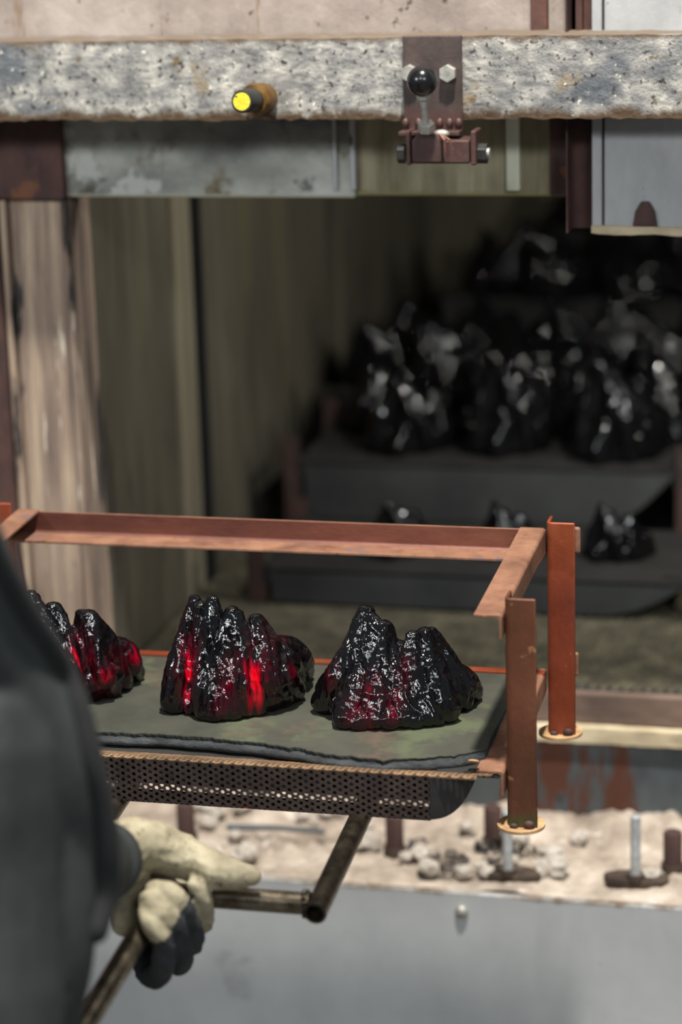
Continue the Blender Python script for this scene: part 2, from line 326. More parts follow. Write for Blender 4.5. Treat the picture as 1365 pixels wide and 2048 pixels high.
# hanging door, right
dr = thing('oven_hatch', (-.3, 3.50, 1.60), 'pale grey lifting oven door at the top right with a rusty lower edge', 'door')
xs = PY(1185, 350, 3.50)[0]; xr = PY(1205, 350, 3.50)[0]
P('door_panel', MB().box(xr+.003, .9, 3.50, 3.53, 1.606, 2.7), 'doorgrey', dr, bev=.003)
P('edge_strip', MB().box(xs, xr, 3.498, 3.53, 1.606, 2.7), 'doorgrey', dr, bev=.002)
P('door_lip', crusted(xs, .9, 3.492, 3.52, 1.600, 1.612, 120, 2, .003, 9), 'cream', dr, smooth=True)
P('guide_angle', MB().box(PY(1137, 350, 3.50)[0], PY(1140, 350, 3.5)[0], 3.48, 3.53, 1.604, 2.7).box(PY(1137, 350, 3.50)[0], xs-.001, 3.53, 3.536, 1.604, 2.7), 'rustdark', dr)
q = MB()
xa = PY(1290, 420, 3.49)[0]
q.prism([(xa-.018, 3.494, 1.612), (xa+.018, 3.494, 1.612), (xa+.014, 3.494, 1.634), (xa+.006, 3.494, 1.648), (xa-.006, 3.494, 1.648), (xa-.014, 3.494, 1.634)], (0, .008, 0))
P('burnt_hook', q, 'rustdark', dr, bev=.002)
# left jamb column and its outer steel
jm = thing('jamb_column', (-1.36, 3.56, .60), 'beige stained column with vertical streaks at the left of the oven mouth', 'column')
P('column_face', MB().box(-1.412, -1.322, 3.56, 3.66, .60, 1.642), 'jamb', jm, bev=.006)
P('edge_flange', MB().box(-1.322, -1.312, 3.553, 3.66, .60, 1.638), 'jamb', jm, bev=.003)
P('outer_flange', MB().box(-1.424, -1.4125, 3.548, 3.66, .60, 1.638), 'jamb', jm, bev=.003)
struct('wall_left', MB().box(-2.4, -1.425, 3.54, 3.62, 0, 1.70), 'rustdark')
# chamber
XW = -1.325
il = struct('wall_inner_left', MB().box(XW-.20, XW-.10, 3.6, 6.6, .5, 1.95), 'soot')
P('slot_shadow_strip', MB().box(XW-.099, XW-.001, 4.300, 4.3095, .5, 1.93), 'soot', il)  # black strip paints the slot's shade over the panel end
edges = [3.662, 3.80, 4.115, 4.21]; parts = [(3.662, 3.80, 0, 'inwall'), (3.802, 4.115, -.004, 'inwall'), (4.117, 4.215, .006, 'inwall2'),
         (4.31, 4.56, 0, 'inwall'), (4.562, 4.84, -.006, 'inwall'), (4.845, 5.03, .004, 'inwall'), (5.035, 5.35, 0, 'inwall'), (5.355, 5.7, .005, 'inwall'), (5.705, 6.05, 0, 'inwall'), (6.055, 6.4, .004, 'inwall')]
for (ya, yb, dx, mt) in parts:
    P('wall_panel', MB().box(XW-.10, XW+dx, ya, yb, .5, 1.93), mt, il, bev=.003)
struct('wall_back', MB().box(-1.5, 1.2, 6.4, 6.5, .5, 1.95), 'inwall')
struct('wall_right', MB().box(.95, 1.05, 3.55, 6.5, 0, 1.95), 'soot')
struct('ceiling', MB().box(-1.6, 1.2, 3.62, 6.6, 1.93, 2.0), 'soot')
# belt and lower steelwork
ZB = .812
struct('trim_10', MB().box(-1.32, .95, 3.73, 3.79, .752, ZB-.006), 'inbrown', bev=.003)
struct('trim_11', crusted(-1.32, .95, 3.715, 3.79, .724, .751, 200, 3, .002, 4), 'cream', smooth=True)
struct('wall_lower', MB().box(-1.32, .95, 3.73, 3.78, .56, .723), 'insteel')
belt = thing('conveyor_belt', (-.5, 4.5, ZB), 'woven wire conveyor belt on the oven floor lit along its front edge', 'conveyor')
P('belt_bed', MB().box(-1.32, .95, 3.745, 6.39, ZB-.02, ZB-.004), 'soot', belt)
vs = []; fs = []
ell = [(math.cos(a), math.sin(a)) for a in [2*math.pi*k/6 for k in range(6)]]
q = MB()
for r_ in range(46):
    yy = 3.755+r_*.0175
    for c_ in range(104):
        xx = -1.31+c_*.0185+(r_ % 2)*.009
        b0 = [(xx+.0062*c*1+.0045*s_, yy+.0105*s_, ZB-.004) for c, s_ in ell]
        b1 = [(xx+.0030*c*1+.0030*s_, yy+.0070*s_, ZB+.003) for c, s_ in ell]
        o = len(q.v); q.v += b0+b1; q.f += [(o+k, o+(k+1) % 6, o+6+(k+1) % 6, o+6+k) for k in range(6)]+[tuple(range(o+6, o+12))]
P('belt_links', q, 'mesh', belt, kind='stuff', fixn=False)
# sill with crumbled refractory, and sheet-metal front
struct('trim_12', MB().box(-2.4, .9, YB, 3.729, 0.02, .572), 'soot')
vs = []; NX, NY = 300, 46
for i in range(NX+1):
    for j in range(NY+1):
        x = -1.45+i*1.9/NX; y = YB+.004+j*(.306/NY); t = j/NY
        h = .574+.012*max(0, noise.noise(Vector((x*9, y*9, 0)))+.2)+.014*abs(noise.noise(Vector((x*30, y*30, 2))))*min(1, t*4)+.006*noise.noise(Vector((x*80, y*80, 5)))*min(1, t*4)
        if t > .78: h += .018*(t-.78)/.22*(1+noise.noise(Vector((x*16, 0, 7))))
        vs.append((x, y, h))
struct('trim_13', MB().add(vs, [(i*(NY+1)+j, (i+1)*(NY+1)+j, (i+1)*(NY+1)+j+1, i*(NY+1)+j+1) for i in range(NX) for j in range(NY)]), 'rubble', smooth='all')
sh = thing('front_sheet', (-.6, 3.40, .30), 'large grey galvanised sheet metal front below the rubble sill', 'panel')
P('sheet_face', MB().box(-2.4, .9, 3.405, 3.419, .02, .583), 'sheet', sh, bev=.002)
rv = PY(923, 1825, 3.40)
P('rivet', MB().ball((rv[0], 3.402, rv[2]), .0105, sc=(1, .7, 1)), 'bolt', sh, smooth='all')
# studs, stubs and fragments on the sill
for k, (px, py, lab) in enumerate(((1014, 1757, 'white dusted threaded rod on a dirty plate below the front tray foot'), (1270, 1768, 'white dusted threaded rod on a dirty plate near the right edge of the photo'))):
    b = PZ(px, py, .592); t = thing('threaded_rod', (b[0], b[1]+.012, .585), lab, 'rod', 'threaded rods on the sill')
    q = MB(); n = 34
    q.tube([(b[0], b[1]+.012, .588+i*.0034) for i in range(n)], [.0085 if i % 2 else .0073 for i in range(n)], 12)
    P('rod', q, 'rod', t, smooth='all')
    mb = MB(); lp = []
    for a in range(14):
        an = 2*math.pi*a/14; rr_ = 1+.12*noise.noise(Vector((a*1.3, k*5, 0)))
        lp.append((b[0]+.052*rr_*math.cos(an), b[1]+.026+.024*rr_*math.sin(an), .580))
    P('dirt_plate', mb.prism(lp, (0, 0, .016)), 'dirt', t, bev=.004)
    P('nut', MB().tube([(b[0], b[1]+.012, .594), (b[0], b[1]+.012, .604)], .015, 6), 'dirt', t, bev=.001)
for px, py, lab in ((370, 1682, 'rusty brown stub standing on the sill above the gloved hand'), (788, 1708, 'rusty brown stub on the sill just right of the angled fork pipe'),
                    (985, 1690, 'rusty brown stub on the sill behind the front tray foot'), (1345, 1742, 'rusty brown stub on the sill at the right edge of the photo')):
    b = PZ(px, py, .585); r_ = .0150
    t = thing('sill_stub', b, lab, 'stub', 'rusty stubs on the sill')
    P('stub', MB().tube([(b[0], b[1]+.01, .575), (b[0], b[1]+.01, .645), (b[0], b[1]+.01, .648)], [r_, r_, r_*.85], 14), 'rustdark', t, smooth=True)
    P('collar', MB().tube([(b[0], b[1]+.01, .578), (b[0], b[1]+.01, .594)], r_*1.25, 12), 'dirt', t, smooth=True)
random.seed(21)
for k in range(46):
    shard = k % 3 == 0
    x = random.uniform(-1.2, -.36); y = random.uniform(3.46, 3.68)
    if shard: x = random.choice((-.74, -.76, -.70, -.95, -.68, -.60))+random.uniform(-.05, .05); y = random.uniform(3.47, 3.58)
    s = random.uniform(.008, .024)*(.8 if shard else 1)
    bmm = bmesh.new(); bmesh.ops.create_icosphere(bmm, subdivisions=2 if not shard else 1, radius=s)
    for v in bmm.verts:
        d = 1+.45*noise.noise(v.co*60+Vector((k*7, 0, 0))); v.co = Vector((v.co.x*d*1.2, v.co.y*d, v.co.z*d*.7))
    me = bpy.data.meshes.new('f'); bmm.to_mesh(me); bmm.free()
    o = place('glass_shard' if shard else 'refractory_fragment', me, MT['shard' if shard else 'stone'], fixn=False)
    o.location = (x, y, .589+s*.3); o.rotation_euler.z = random.uniform(0, 6)
    if shard: tag(o, 'small clear glittering glass shard among the rubble on the sill', 'shard', 'clear glass shards on the sill')
    else: tag(o, 'crumbled whitish refractory fragment lying on the sill', 'rubble', 'refractory fragments on the sill')
# rods lying on the sill, left
b0 = PZ(455, 1655, .60); b1 = PZ(650, 1664, .60)
tag(P('scrap_bar', MB().tube([b0, (b0+b1)/2+np.array([0, .004, .002]), b1], [.006, .0045, .004], 8), 'insteel', smooth=True), 'thin dark scrap bar lying across the rubble sill above the hand', 'bar')
# ------------------------------------------------------------------ bracket with ball knob, and yellow tipped plug
br = thing('knob_bracket', PY(865, 240, 3.41), 'dark maroon bolted bracket with a hinge block and ball lever on the beam', 'bracket')
def bx(x0, y0, x1, y1, Y, th, mb=None):      # a plate whose front face is measured at depth Y
    a = PY(x0, y0, Y); b = PY(x1, y1, Y); return (mb or MB()).box(a[0], b[0], Y, Y+th, b[2], a[2])
P('back_plate', bx(805, 72, 926, 262, 3.405, .008), 'plate', br, bev=.0015)
a = PY(805, 262, 3.405); b = PY(926, 262, 3.405)
P('bottom_flange', MB().box(a[0], b[0], 3.378, 3.405, a[2]-.004, a[2]+.002), 'plate', br, bev=.001)
P('hinge_block', bx(822, 280, 940, 328, 3.372, .05), 'plate', br, bev=.003)
for x0, x1 in ((812, 822), (941, 953)): P('side_plate', bx(x0, 262, x1, 331, 3.366, .045), 'plate', br, bev=.002)
for x0, x1 in ((797, 812), (953, 976)):
    c0 = PY(x0, 307, 3.39); c1 = PY(x1, 307, 3.39); P('end_bolt', MB().tube([c0, c1], .0145, 6), 'knobblack', br, bev=.001)
c1 = PY(975, 307, 3.388); P('bolt_end', MB().tube([c1-np.array([.006, 0, 0]), c1+np.array([.004, 0, 0])], .008, 12), 'bolt', br, smooth=True)
for px, py in ((898, 146), (822, 146)):
    c = PY(px, py, 3.405); bo = P('hex_bolt', MB().tube([(c[0], 3.405, c[2]), (c[0], 3.392, c[2])], .0128, 6), 'bolt', br, bev=.001)
for k, px in enumerate((812, 838, 880, 900, 918)):
    c = PY(px, 246, 3.403); P('weld_bead', MB().ball((c[0], 3.402, c[2]), .0055, 10, 8, (1, .8, 1.3)), 'plate', br, smooth='all')
c = PY(850, 287, 3.362)
cl = MB(); a = PY(824, 272, 3.36); b = PY(884, 325, 3.36)
cl.prism([(a[0], 3.358, b[2]), (b[0], 3.358, b[2]), (b[0], 3.358, a[2]-.006), (b[0]-.008, 3.358, a[2]+.002), (a[0]+.008, 3.358, a[2]+.002), (a[0], 3.358, a[2]-.006)], (0, .02, 0))
P('clevis', cl, 'rustdark', br, bev=.002)
n0 = PY(853, 262, 3.35); n1 = PY(853, 245, 3.345); bb = PY(845, 162, 3.33); bl = PY(847, 192, 3.333)
P('lower_nut', MB().tube([n0, n1], .0125, 6), 'bolt', br, bev=.001)
q = MB(); n = 30; q.tube([n0+(bb-n0)*i/(n-1) for i in range(n)], [.0058 if i % 2 else .0049 for i in range(n)], 12)
P('threaded_stem', q, 'bolt', br, smooth='all')
d_ = (bb-n0)/np.linalg.norm(bb-n0); P('upper_nut', MB().tube([bb-d_*.026, bb-d_*.018], .0100, 6), 'bolt', br, bev=.0008)
P('ball_knob', MB().ball(bb, .0215, 32, 20), 'ball', br, smooth='all')
w0 = PY(888, 272, 3.36); 
for k, (x_, y_, x2, y2) in enumerate(((880, 268, 892, 305), (886, 272, 906, 300))):
    P('wire_end', MB().tube([PY(x_, y_, 3.36), PY((x_+x2)/2+4, (y_+y2)/2-6, 3.352), PY(x2, y2, 3.355)], [.002, .0018, .001], 8), 'peach', br, smooth=True)
P('pale_weld', MB().ball(PY(884, 268, 3.375), .009, 12, 8, (1.3, .8, .7)), 'bolt', br, smooth='all')
yk = thing('plug_knob', PY(525, 197, 3.42), 'short brass plug with a yellow chalked black cap, sticking out of the beam', 'knob')
e0 = PY(527, 197, 3.415); e1 = PY(484, 203, 3.31); ax = e1-e0
P('brass_body', MB().tube([e0, e0+ax*.35, e0+ax*.36, e0+ax*.5], [.022, .022, .024, .021], 24), 'brass', yk, smooth=True)
P('black_cap', MB().tube([e0+ax*.48, e0+ax*.97, e0+ax], [.0165, .0165, .0145], 24), 'knobblack', yk, smooth=True)
P('yellow_face', MB().tube([e0+ax*.99, e0+ax*1.012], .0125, 20), 'yellow', yk)
# ------------------------------------------------------------------ front tray frame of angle iron
def angle_bar(p0, p1, A, B, wA, wB, t=.004, r=.005, mb=None):
    """outer corner runs p0->p1; flanges along unit directions A and B"""
    p0 = np.array(p0, float); p1 = np.array(p1, float); A = np.array(A, float); B = np.array(B, float)
    pr = [A*wA, A*wA+B*t, A*(t+.003)+B*t, A*t+B*(t+.003), A*t+B*wB, B*wB]
    pr += [A*r*(1-math.sin(k*math.pi/8))+B*r*(1-math.cos(k*math.pi/8)) for k in range(4, -1, -1)]
    # order: start at tip of A on outer side, go inside, to tip of B, back by rounded outer corner
    return (mb or MB()).prism([p0+q_ for q_ in pr], p1-p0)
XR, XL = -.506, -1.288; YF, YR = 2.849, 3.190; ZT = 1.232
tr = thing('glass_tray', ((XL+XR)/2, (YF+YR)/2, .933), 'rusty angle iron tray with perforated apron holding the red and black glass in front', 'tray')
P('rear_rail', angle_bar((XL, YR+.012, ZT-.033), (XR, YR+.012, ZT-.033), (0, -1, 0), (0, 0, 1), .048, .035), [MT['peach'], MT['railin']], tr, bev=.0008)
for p_ in bpy.data.objects['rear_rail'].data.polygons:
    if p_.normal.y < -.7 and p_.center.z+WORLD[tr.name].z > ZT-.030: p_.material_index = 1  # upright face: its shade is painted as a darker red-brown
for nm, xo, sx in (('right', XR, -1), ('left', XL, 1)):
    P('upper_arm', angle_bar((xo, YF-.004, ZT-.010), (xo, YR+.012, ZT+.004), (sx, 0, 0), (0, 0, -1), .036, .032), 'peach', tr, bev=.0008)
    P('lower_arm', angle_bar((xo, YF-.004, 1.013), (xo, YR+.012, 1.030), (sx, 0, 0), (0, 0, -1), .036, .034), 'peach', tr, bev=.0008)
P('lower_rear_rail', angle_bar((XL, YR+.008, 1.030), (XR, YR+.008, 1.030), (0, -1, 0), (0, 0, -1), .02, .032), 'orange', tr, bev=.0008)
ZF = .936
for k, (xo, yo, sy, ztop, mt) in enumerate(((XR+.002, YF, 1, 1.243, 'brownleg'), (XR+.002, YR, 1, 1.247, 'orange'), (XL-.044, YF, 1, 1.243, 'brownleg'), (XL-.044, YR, 1, 1.247, 'orange'))):
    lg = P('leg', angle_bar((xo, yo, ZF), (xo, yo, ztop), (1, 0, 0), (0, 1, 0), .040, .036, .0045, .009), mt, tr, bev=.0015, smooth=True)
    cxx, cyy = xo+.017, yo+.012
    disc = MB(); n = 36; R1, R0 = .031, .0095
    vs = []; fs = []
    for zz, dish in ((ZF-.004, 0), (ZF, 0)):
        for rr_, up in ((R1, .0015), (R0, 0)):
            for i in range(n):
                a_ = 2*math.pi*i/n; vs.append((cxx+rr_*math.cos(a_), cyy+rr_*math.sin(a_), zz+up))
    for i in range(n):
        j = (i+1) % n
        fs += [(i, j, n+j, n+i), (2*n+i, 3*n+i, 3*n+j, 2*n+j), (i, 2*n+i, 2*n+j, j), (n+i, n+j, 3*n+j, 3*n+i)]
    P('foot_disc', disc.add(vs, fs), 'footplate', lg, smooth=True)
    P('weld_blob', MB().ball((xo+.030, yo-.003, ZF+.006), .0062, 12, 8, (1.2, .8, .9)).ball((xo+.010, yo-.003, ZF+.003), .0045, 10, 8, (1.3, .9, .8)), 'rustdark', lg, smooth='all')
    if k in (1,): P('hook_tab', MB().box(xo+.036, xo+.046, yo+.012, yo+.018, 1.20, 1.238), 'peach', lg, bev=.003); P('hook_tab', MB().box(xo+.036, xo+.043, yo+.012, yo+.018, 1.02, 1.055), 'peach', lg, bev=.003)
# deck and perforated apron
YA = 2.800; ZA = 1.018
dk = P('deck', MB().box(XL+.01, XR-.006, YA+.045, YR+.004, 1.003, 1.007), 'deck', tr)
def perf(x0, x1, u0, u1, tof, pitch=.00865, hole=.0027, th=.0018):
    """perforated sheet: hexagonal cells with round holes; tof(x,u)->(y,z) and it is given thickness"""
    cs = pitch*math.sqrt(3)/2; mb = MB(); n = 12
    ncol = int((x1-x0)/cs); nrow = int((u1-u0)/pitch)+1
    hexr = pitch/math.sqrt(3)
    ring = []
    for k in range(n):
        a_ = 2*math.pi*k/n; m_ = a_ % (math.pi/3); d_ = (pitch/2)/math.cos(m_-math.pi/6)
        # hexagon with vertices on the x axis
        ring.append((d_*math.cos(a_), d_*math.sin(a_)))
    V = []; F = []
    for c_ in range(ncol):
        for r_ in range(-1, nrow+1):
            xc = x0+(c_+.5)*cs; uc = u0+(r_+.5*(c_ % 2)+.25)*pitch
            if uc+pitch*.5 < u0 or uc-pitch*.5 > u1: continue
            o = len(V)
            for lay in (0, 1):
                for (a_, b_) in ring: V.append((xc+a_, min(u1, max(u0, uc+b_)), lay))
                for k in range(n):
                    q_ = 2*math.pi*k/n; V.append((xc+hole*math.cos(q_), min(u1, max(u0, uc+hole*math.sin(q_))), lay))
            for k in range(n):
                j = (k+1) % n
                F += [(o+k, o+j, o+n+j, o+n+k), (o+2*n+k, o+3*n+k, o+3*n+j, o+2*n+j), (o+n+k, o+n+j, o+3*n+j, o+3*n+k)]
    vs = []
    for (x, u, lay) in V:
        y, z, ny, nz_ = tof(x, u); vs.append((x, y-ny*th*lay, z-nz_*th*lay))
    return mb.add(vs, F)
HA = .058
XA0, XA1 = XL+.012, PY(862, 1600, YA)[0]
P('apron', perf(XA0, XA1, -HA, 0, lambda x, u: (YA, ZA+u, -1, 0)), 'perf', tr, fixn=False, kind='stuff')
P('apron_lip', perf(XA0, XA1+.06, 0, .0165, lambda x, u: (YA+u*.97, ZA+.0015-abs(u-.004)*.15, 0, 1)), 'perftop', tr, fixn=False, kind='stuff')
P('apron_shelf', perf(XA0, XA1+.075, .0165, .062, lambda x, u: (YA+u, ZA-.0005-(u-.0165)*.30, 0, 1)), 'perftop', tr, fixn=False, kind='stuff')
P('apron_liner', MB().box(XA0, XA1, YA+.010, YA+.012, ZA-.037, ZA-.004).box(XA0, XA1, YA+.010, YA+.012, ZA-HA+.001, ZA-HA+.012), 'soot', tr, kind='stuff')  # added black strips that put shade behind the perforations
# solid end plate wrapping the corner, curved underneath
p0 = np.array([XA1-.001, YA-.001]); p1 = np.array([XR-.032, YA+.052]); n = 12
vs = []
for i in range(n+1):
    t = i/n; xy = p0*(1-t)+p1*t; xy = xy+np.array([.006, -.006])*math.sin(t*math.pi)
    zb = ZA-HA+HA*.93*(max(0, t-.12)/.88)**1.9
    for th in (0, 1): vs += [(xy[0]-.001*th, xy[1]+.002*th, ZA-.001-.004*t), (xy[0]-.001*th, xy[1]+.002*th, min(zb, ZA-.004))]
fs = []
for i in range(n):
    a_ = i*4; b_ = a_+4
    fs += [(a_, b_, b_+1, a_+1), (a_+2, a_+3, b_+3, b_+2), (a_, a_+2, b_+2, b_), (a_+1, b_+1, b_+3, a_+3)]
fs += [(0, 1, 3, 2), (n*4, n*4+2, n*4+3, n*4+1)]
P('end_plate', MB().add(vs, fs), 'tailplate', tr, smooth=True)
vs = [(XA1-.001, YA, ZA-.003), (XR-.032, YA+.052, ZA-.007), (XR-.036, YR, 1.000), (XR-.09, YR, .985), (XA1-.001, YR, .985), (XA1-.001, YA+.06, .99)]
P('corner_web', MB().prism([(XA1, YA+.003, ZA-.004), (XR-.034, YA+.054, ZA-.006), (XR-.034, YA+.08, ZA-.008), (XA1, YA+.08, ZA-.008)], (0, 0, -.002)), 'deck', tr)
P('bottom_lip', perf(XA0, XA1, 0, .016, lambda x, u: (YA+u, ZA-HA, 0, 1)), 'perf', tr, fixn=False, kind='stuff')
# ------------------------------------------------------------------ carrying fork
fk = thing('carrying_fork', (-.86, 2.6, .925), 'steel pipe fork with a crossbar and long shaft carrying the tray from below', 'tool')
J = np.array([-.690, 2.600, .925]); JB = np.array([-1.02, 2.600, .925]); RP = .0142
def hollow(a, b, ro=RP, ri=.0108, n=28, taper=None):
    a = np.array(a, float); b = np.array(b, float); mb = MB(); mb.tube([a, a+(b-a)*.03, a+(b-a)*.5, b], ro, n, False); mb.tube([b, a], ri, n, False)
    t = (b-a)/np.linalg.norm(b-a)
    k = n*4; m_ = len(mb.v)
    for i in range(n):
        j = (i+1) % n
    # annular ends
    def annul(c, s_):
        u_ = np.array([0, 0, 1.]) if abs(t[2]) < .9 else np.array([1., 0, 0]); u_ = u_-t*(u_@t); u_ /= np.linalg.norm(u_); v_ = np.cross(t, u_)
        vv = [c+rr_*(u_*math.cos(2*math.pi*i/n)+v_*math.sin(2*math.pi*i/n)) for rr_ in (ro, ri) for i in range(n)]
        mb.add(vv, [(i, (i+1) % n, n+(i+1) % n, n+i) for i in range(n)])
    annul(a, 1); annul(b, -1); return mb
def prong(x):
    return (x, 2.600-.022, .9235), (x+.002, 3.16, .986)
for x_ in (J[0], JB[0]):
    p_ = prong(x_)
    sub = P('prong', hollow(*p_), 'pipe', fk, smooth=True, fixn=False)
    P('pipe_bore', MB().tube([np.array(p_[0])+np.array([0, .02, .0021]), np.array(p_[0])+np.array([0, .03, .003])], .0107, 20), 'pipein', sub)
P('crossbar', MB().tube([(JB[0]+.012, 2.6, .925), (J[0]-.012, 2.6, .925)], RP*.97, 28), 'pipe2', fk, smooth=True)
for x_ in (J[0]-.0165, JB[0]+.0165):
    q = MB()
    for i in range(14):
        a_ = 2*math.pi*i/14; q.ball((x_+.002*math.cos(a_*2), 2.6+.0150*math.cos(a_), .925+.0150*math.sin(a_)), .0034, 8, 6)
    P('weld_ring', q, 'pipe', fk, smooth='all')
S0 = PZ(327, 1792, .922); S0[1] = 2.59; S1 = PY(172, 2044, 2.33)
sd = (S1-S0)/np.linalg.norm(S1-S0); S2 = S1+sd*.32
P('shaft', MB().tube([S0, S1, S2], RP, 28), 'pipe2', fk, smooth=True)
# ------------------------------------------------------------------ blanket
bk = thing('fibre_blanket', ((XL+XR)/2, 3.0, 1.007), 'dark olive grey ceramic fibre blanket with a torn front edge lying on the tray', 'blanket')
XB0, XB1 = XL+.04, XR-.030
def yfront(x):
    px = [(-1.30, 2.852), (-1.02, 2.862), (-.96, 2.866), (-.90, 2.862), (-.83, 2.853), (-.77, 2.842), (-.72, 2.825), (-.66, 2.822), (-.60, 2.838), (-.56, 2.860), (-.53, 2.885), (-.50, 2.90)]
    y = np.interp(x, [a_[0] for a_ in px], [a_[1] for a_ in px])
    return y+.004*noise.noise(Vector((x*22, 0, 0)))+.0015*noise.noise(Vector((x*90, 3, 0)))
NX = 420; vs = []; top = []
prof = [(0, .0, 1), (0, .018, 1)]
def blk(x, v):
    yf = yfront(x); yr = YR-.012
    zt = 1.0285+.0012*noise.noise(Vector((x*9, v*3, 0)))
    return yf, yr, zt
rows = 60
for i in range(NX+1):
    x = XB0+(XB1-XB0)*i/NX; yf, yr, _ = blk(x, 0); lipx = .0045*noise.noise(Vector((x*60, 9, 0)))+.003*noise.noise(Vector((x*160, 9, 0)))
    fadex = 1-min(1, max(0, (x+.66)/.09))*.75
    sag = .004*noise.noise(Vector((x*14, 4, 0)))
    col = [(yr, 1.009), (yr, 1.027)]
    for j in range(1, rows):
        y = yr+(yf+.014-yr)*j/rows; t = max(0, 1-(y-yf-.014)/.06)
        col.append((y, 1.0285+.0014*noise.noise(Vector((x*10, y*10, 0)))-.0020*t*t))
    z1 = 1.0265+sag*.3
    col += [(yf+.010+lipx, z1), (yf+.0085+lipx, z1-.0022), (yf+.0125+lipx*.6, z1-.0046*fadex-.001), (yf+.006, z1-.0052*fadex-.0022), (yf+.001, z1-.0085), (yf-.0005, z1-.0125), (yf+.003, 1.0095), (yf+.012, 1.0085)]
    vs += [(x, y, z) for y, z in col]
m_ = len(col); fs = []; mi = []
for i in range(NX):
    for k in range(m_):
        j = (k+1) % m_; fs.append((i*m_+k, (i+1)*m_+k, (i+1)*m_+j, i*m_+j)); mi.append(1 if k >= rows+2 else 0)
fs += [tuple(range(m_)), tuple(range(NX*m_+m_-1, NX*m_-1, -1))]; mi += [1, 1]
me = MB().add(vs, fs).mesh('blanket_sheet'); me.polygons.foreach_set('material_index', mi)
place('blanket_sheet', me, [MT['blanket'], MT['blanketedge']], bk, smooth='all')
P('clip_disc', MB().tube([PZ(948, 1524, 1.024), PZ(948, 1524, 1.024)+np.array([0, .001, .0015])], .0075, 18), 'footplate', bk)
# ------------------------------------------------------------------ glass mountains
ZG = 1.0285
def mountain(spurs, voxel, seed, reds, amp=1.0):
    """spurs: lists of (x,y,z,r); reds: (x,z,rx,rz,strength) seen from the front"""
    mb = MB()
    for s_ in spurs: mb.capsule_chain([p[:3] for p in s_], [p[3] for p in s_], 12, 4)
    me = fuse(mb, voxel, 2)
    V = getv(me); N_ = getn(me)
    steep = np.clip(1-abs(N_[:, 2])*1.0, 0.15, 1)
    r1 = np.abs(nzv(V, 34, seed, (1, 1, .22))); r2 = nzv(V, 80, seed+5, (1, 1, .3)); r3 = nzv(V, 210, seed+9, (1, 1, .55))
    r4 = 1-2*np.abs(nzv(V, 62, seed+20, (1, 1, .16)))
    d = amp*(steep*(.0062*(.28-r1)*2+.0030*r2+.0026*r4)+.0008*r3)
    low = np.clip(V[:, 2]/.05, 0, 1)**.8
    V2 = V+N_*(d*(.2+.8*low))[:, None]
    V2[:, 2] = np.maximum(V2[:, 2], 0)
    setv(me, V2)
    th = np.zeros(len(V))
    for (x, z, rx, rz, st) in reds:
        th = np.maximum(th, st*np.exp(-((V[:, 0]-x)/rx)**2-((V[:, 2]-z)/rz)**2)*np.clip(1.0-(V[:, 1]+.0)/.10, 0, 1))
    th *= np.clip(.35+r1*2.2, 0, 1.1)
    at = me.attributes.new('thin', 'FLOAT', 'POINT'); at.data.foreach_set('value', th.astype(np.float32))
    return me
def G(px, py, Y, r, base):      # a point of the glass measured at depth Y, local to its base
    p = PY(px, py, Y); return (p[0]-base[0], p[1]-base[1], max(p[2]-base[2], r*.8), r)
def foot(px, py, r, base):      # a foot: the visible base contact point
    p = PZ(px, py, ZG); return (p[0]-base[0], p[1]-base[1]+r*.75, r*.72, r)
def rock(name_label, base, sp, reds, seed, voxel=.0014):
    base = np.array([base[0], base[1], ZG])
    spurs = []
    for s_ in sp:
        c = []
        for e in s_:
            c.append(G(e[1], e[2], e[3], e[4], base) if e[0] == 'g' else foot(e[1], e[2], e[3], base) if e[0] == 'f' else e[1:])
        spurs.append(c)
    rd = []
    for (px, py, rx, rz, st) in reds:
        p = PY(px, py, base[1]-.03); rd.append((p[0]-base[0], p[2]-base[2], rx, rz, st))
    me = mountain(spurs, voxel, seed, rd)
    o = place('glass_mountain', me, MT['glass'], smooth='all', fixn=False)
    o.location = tuple(base)
    return tag(o, name_label, 'glass sculpture')
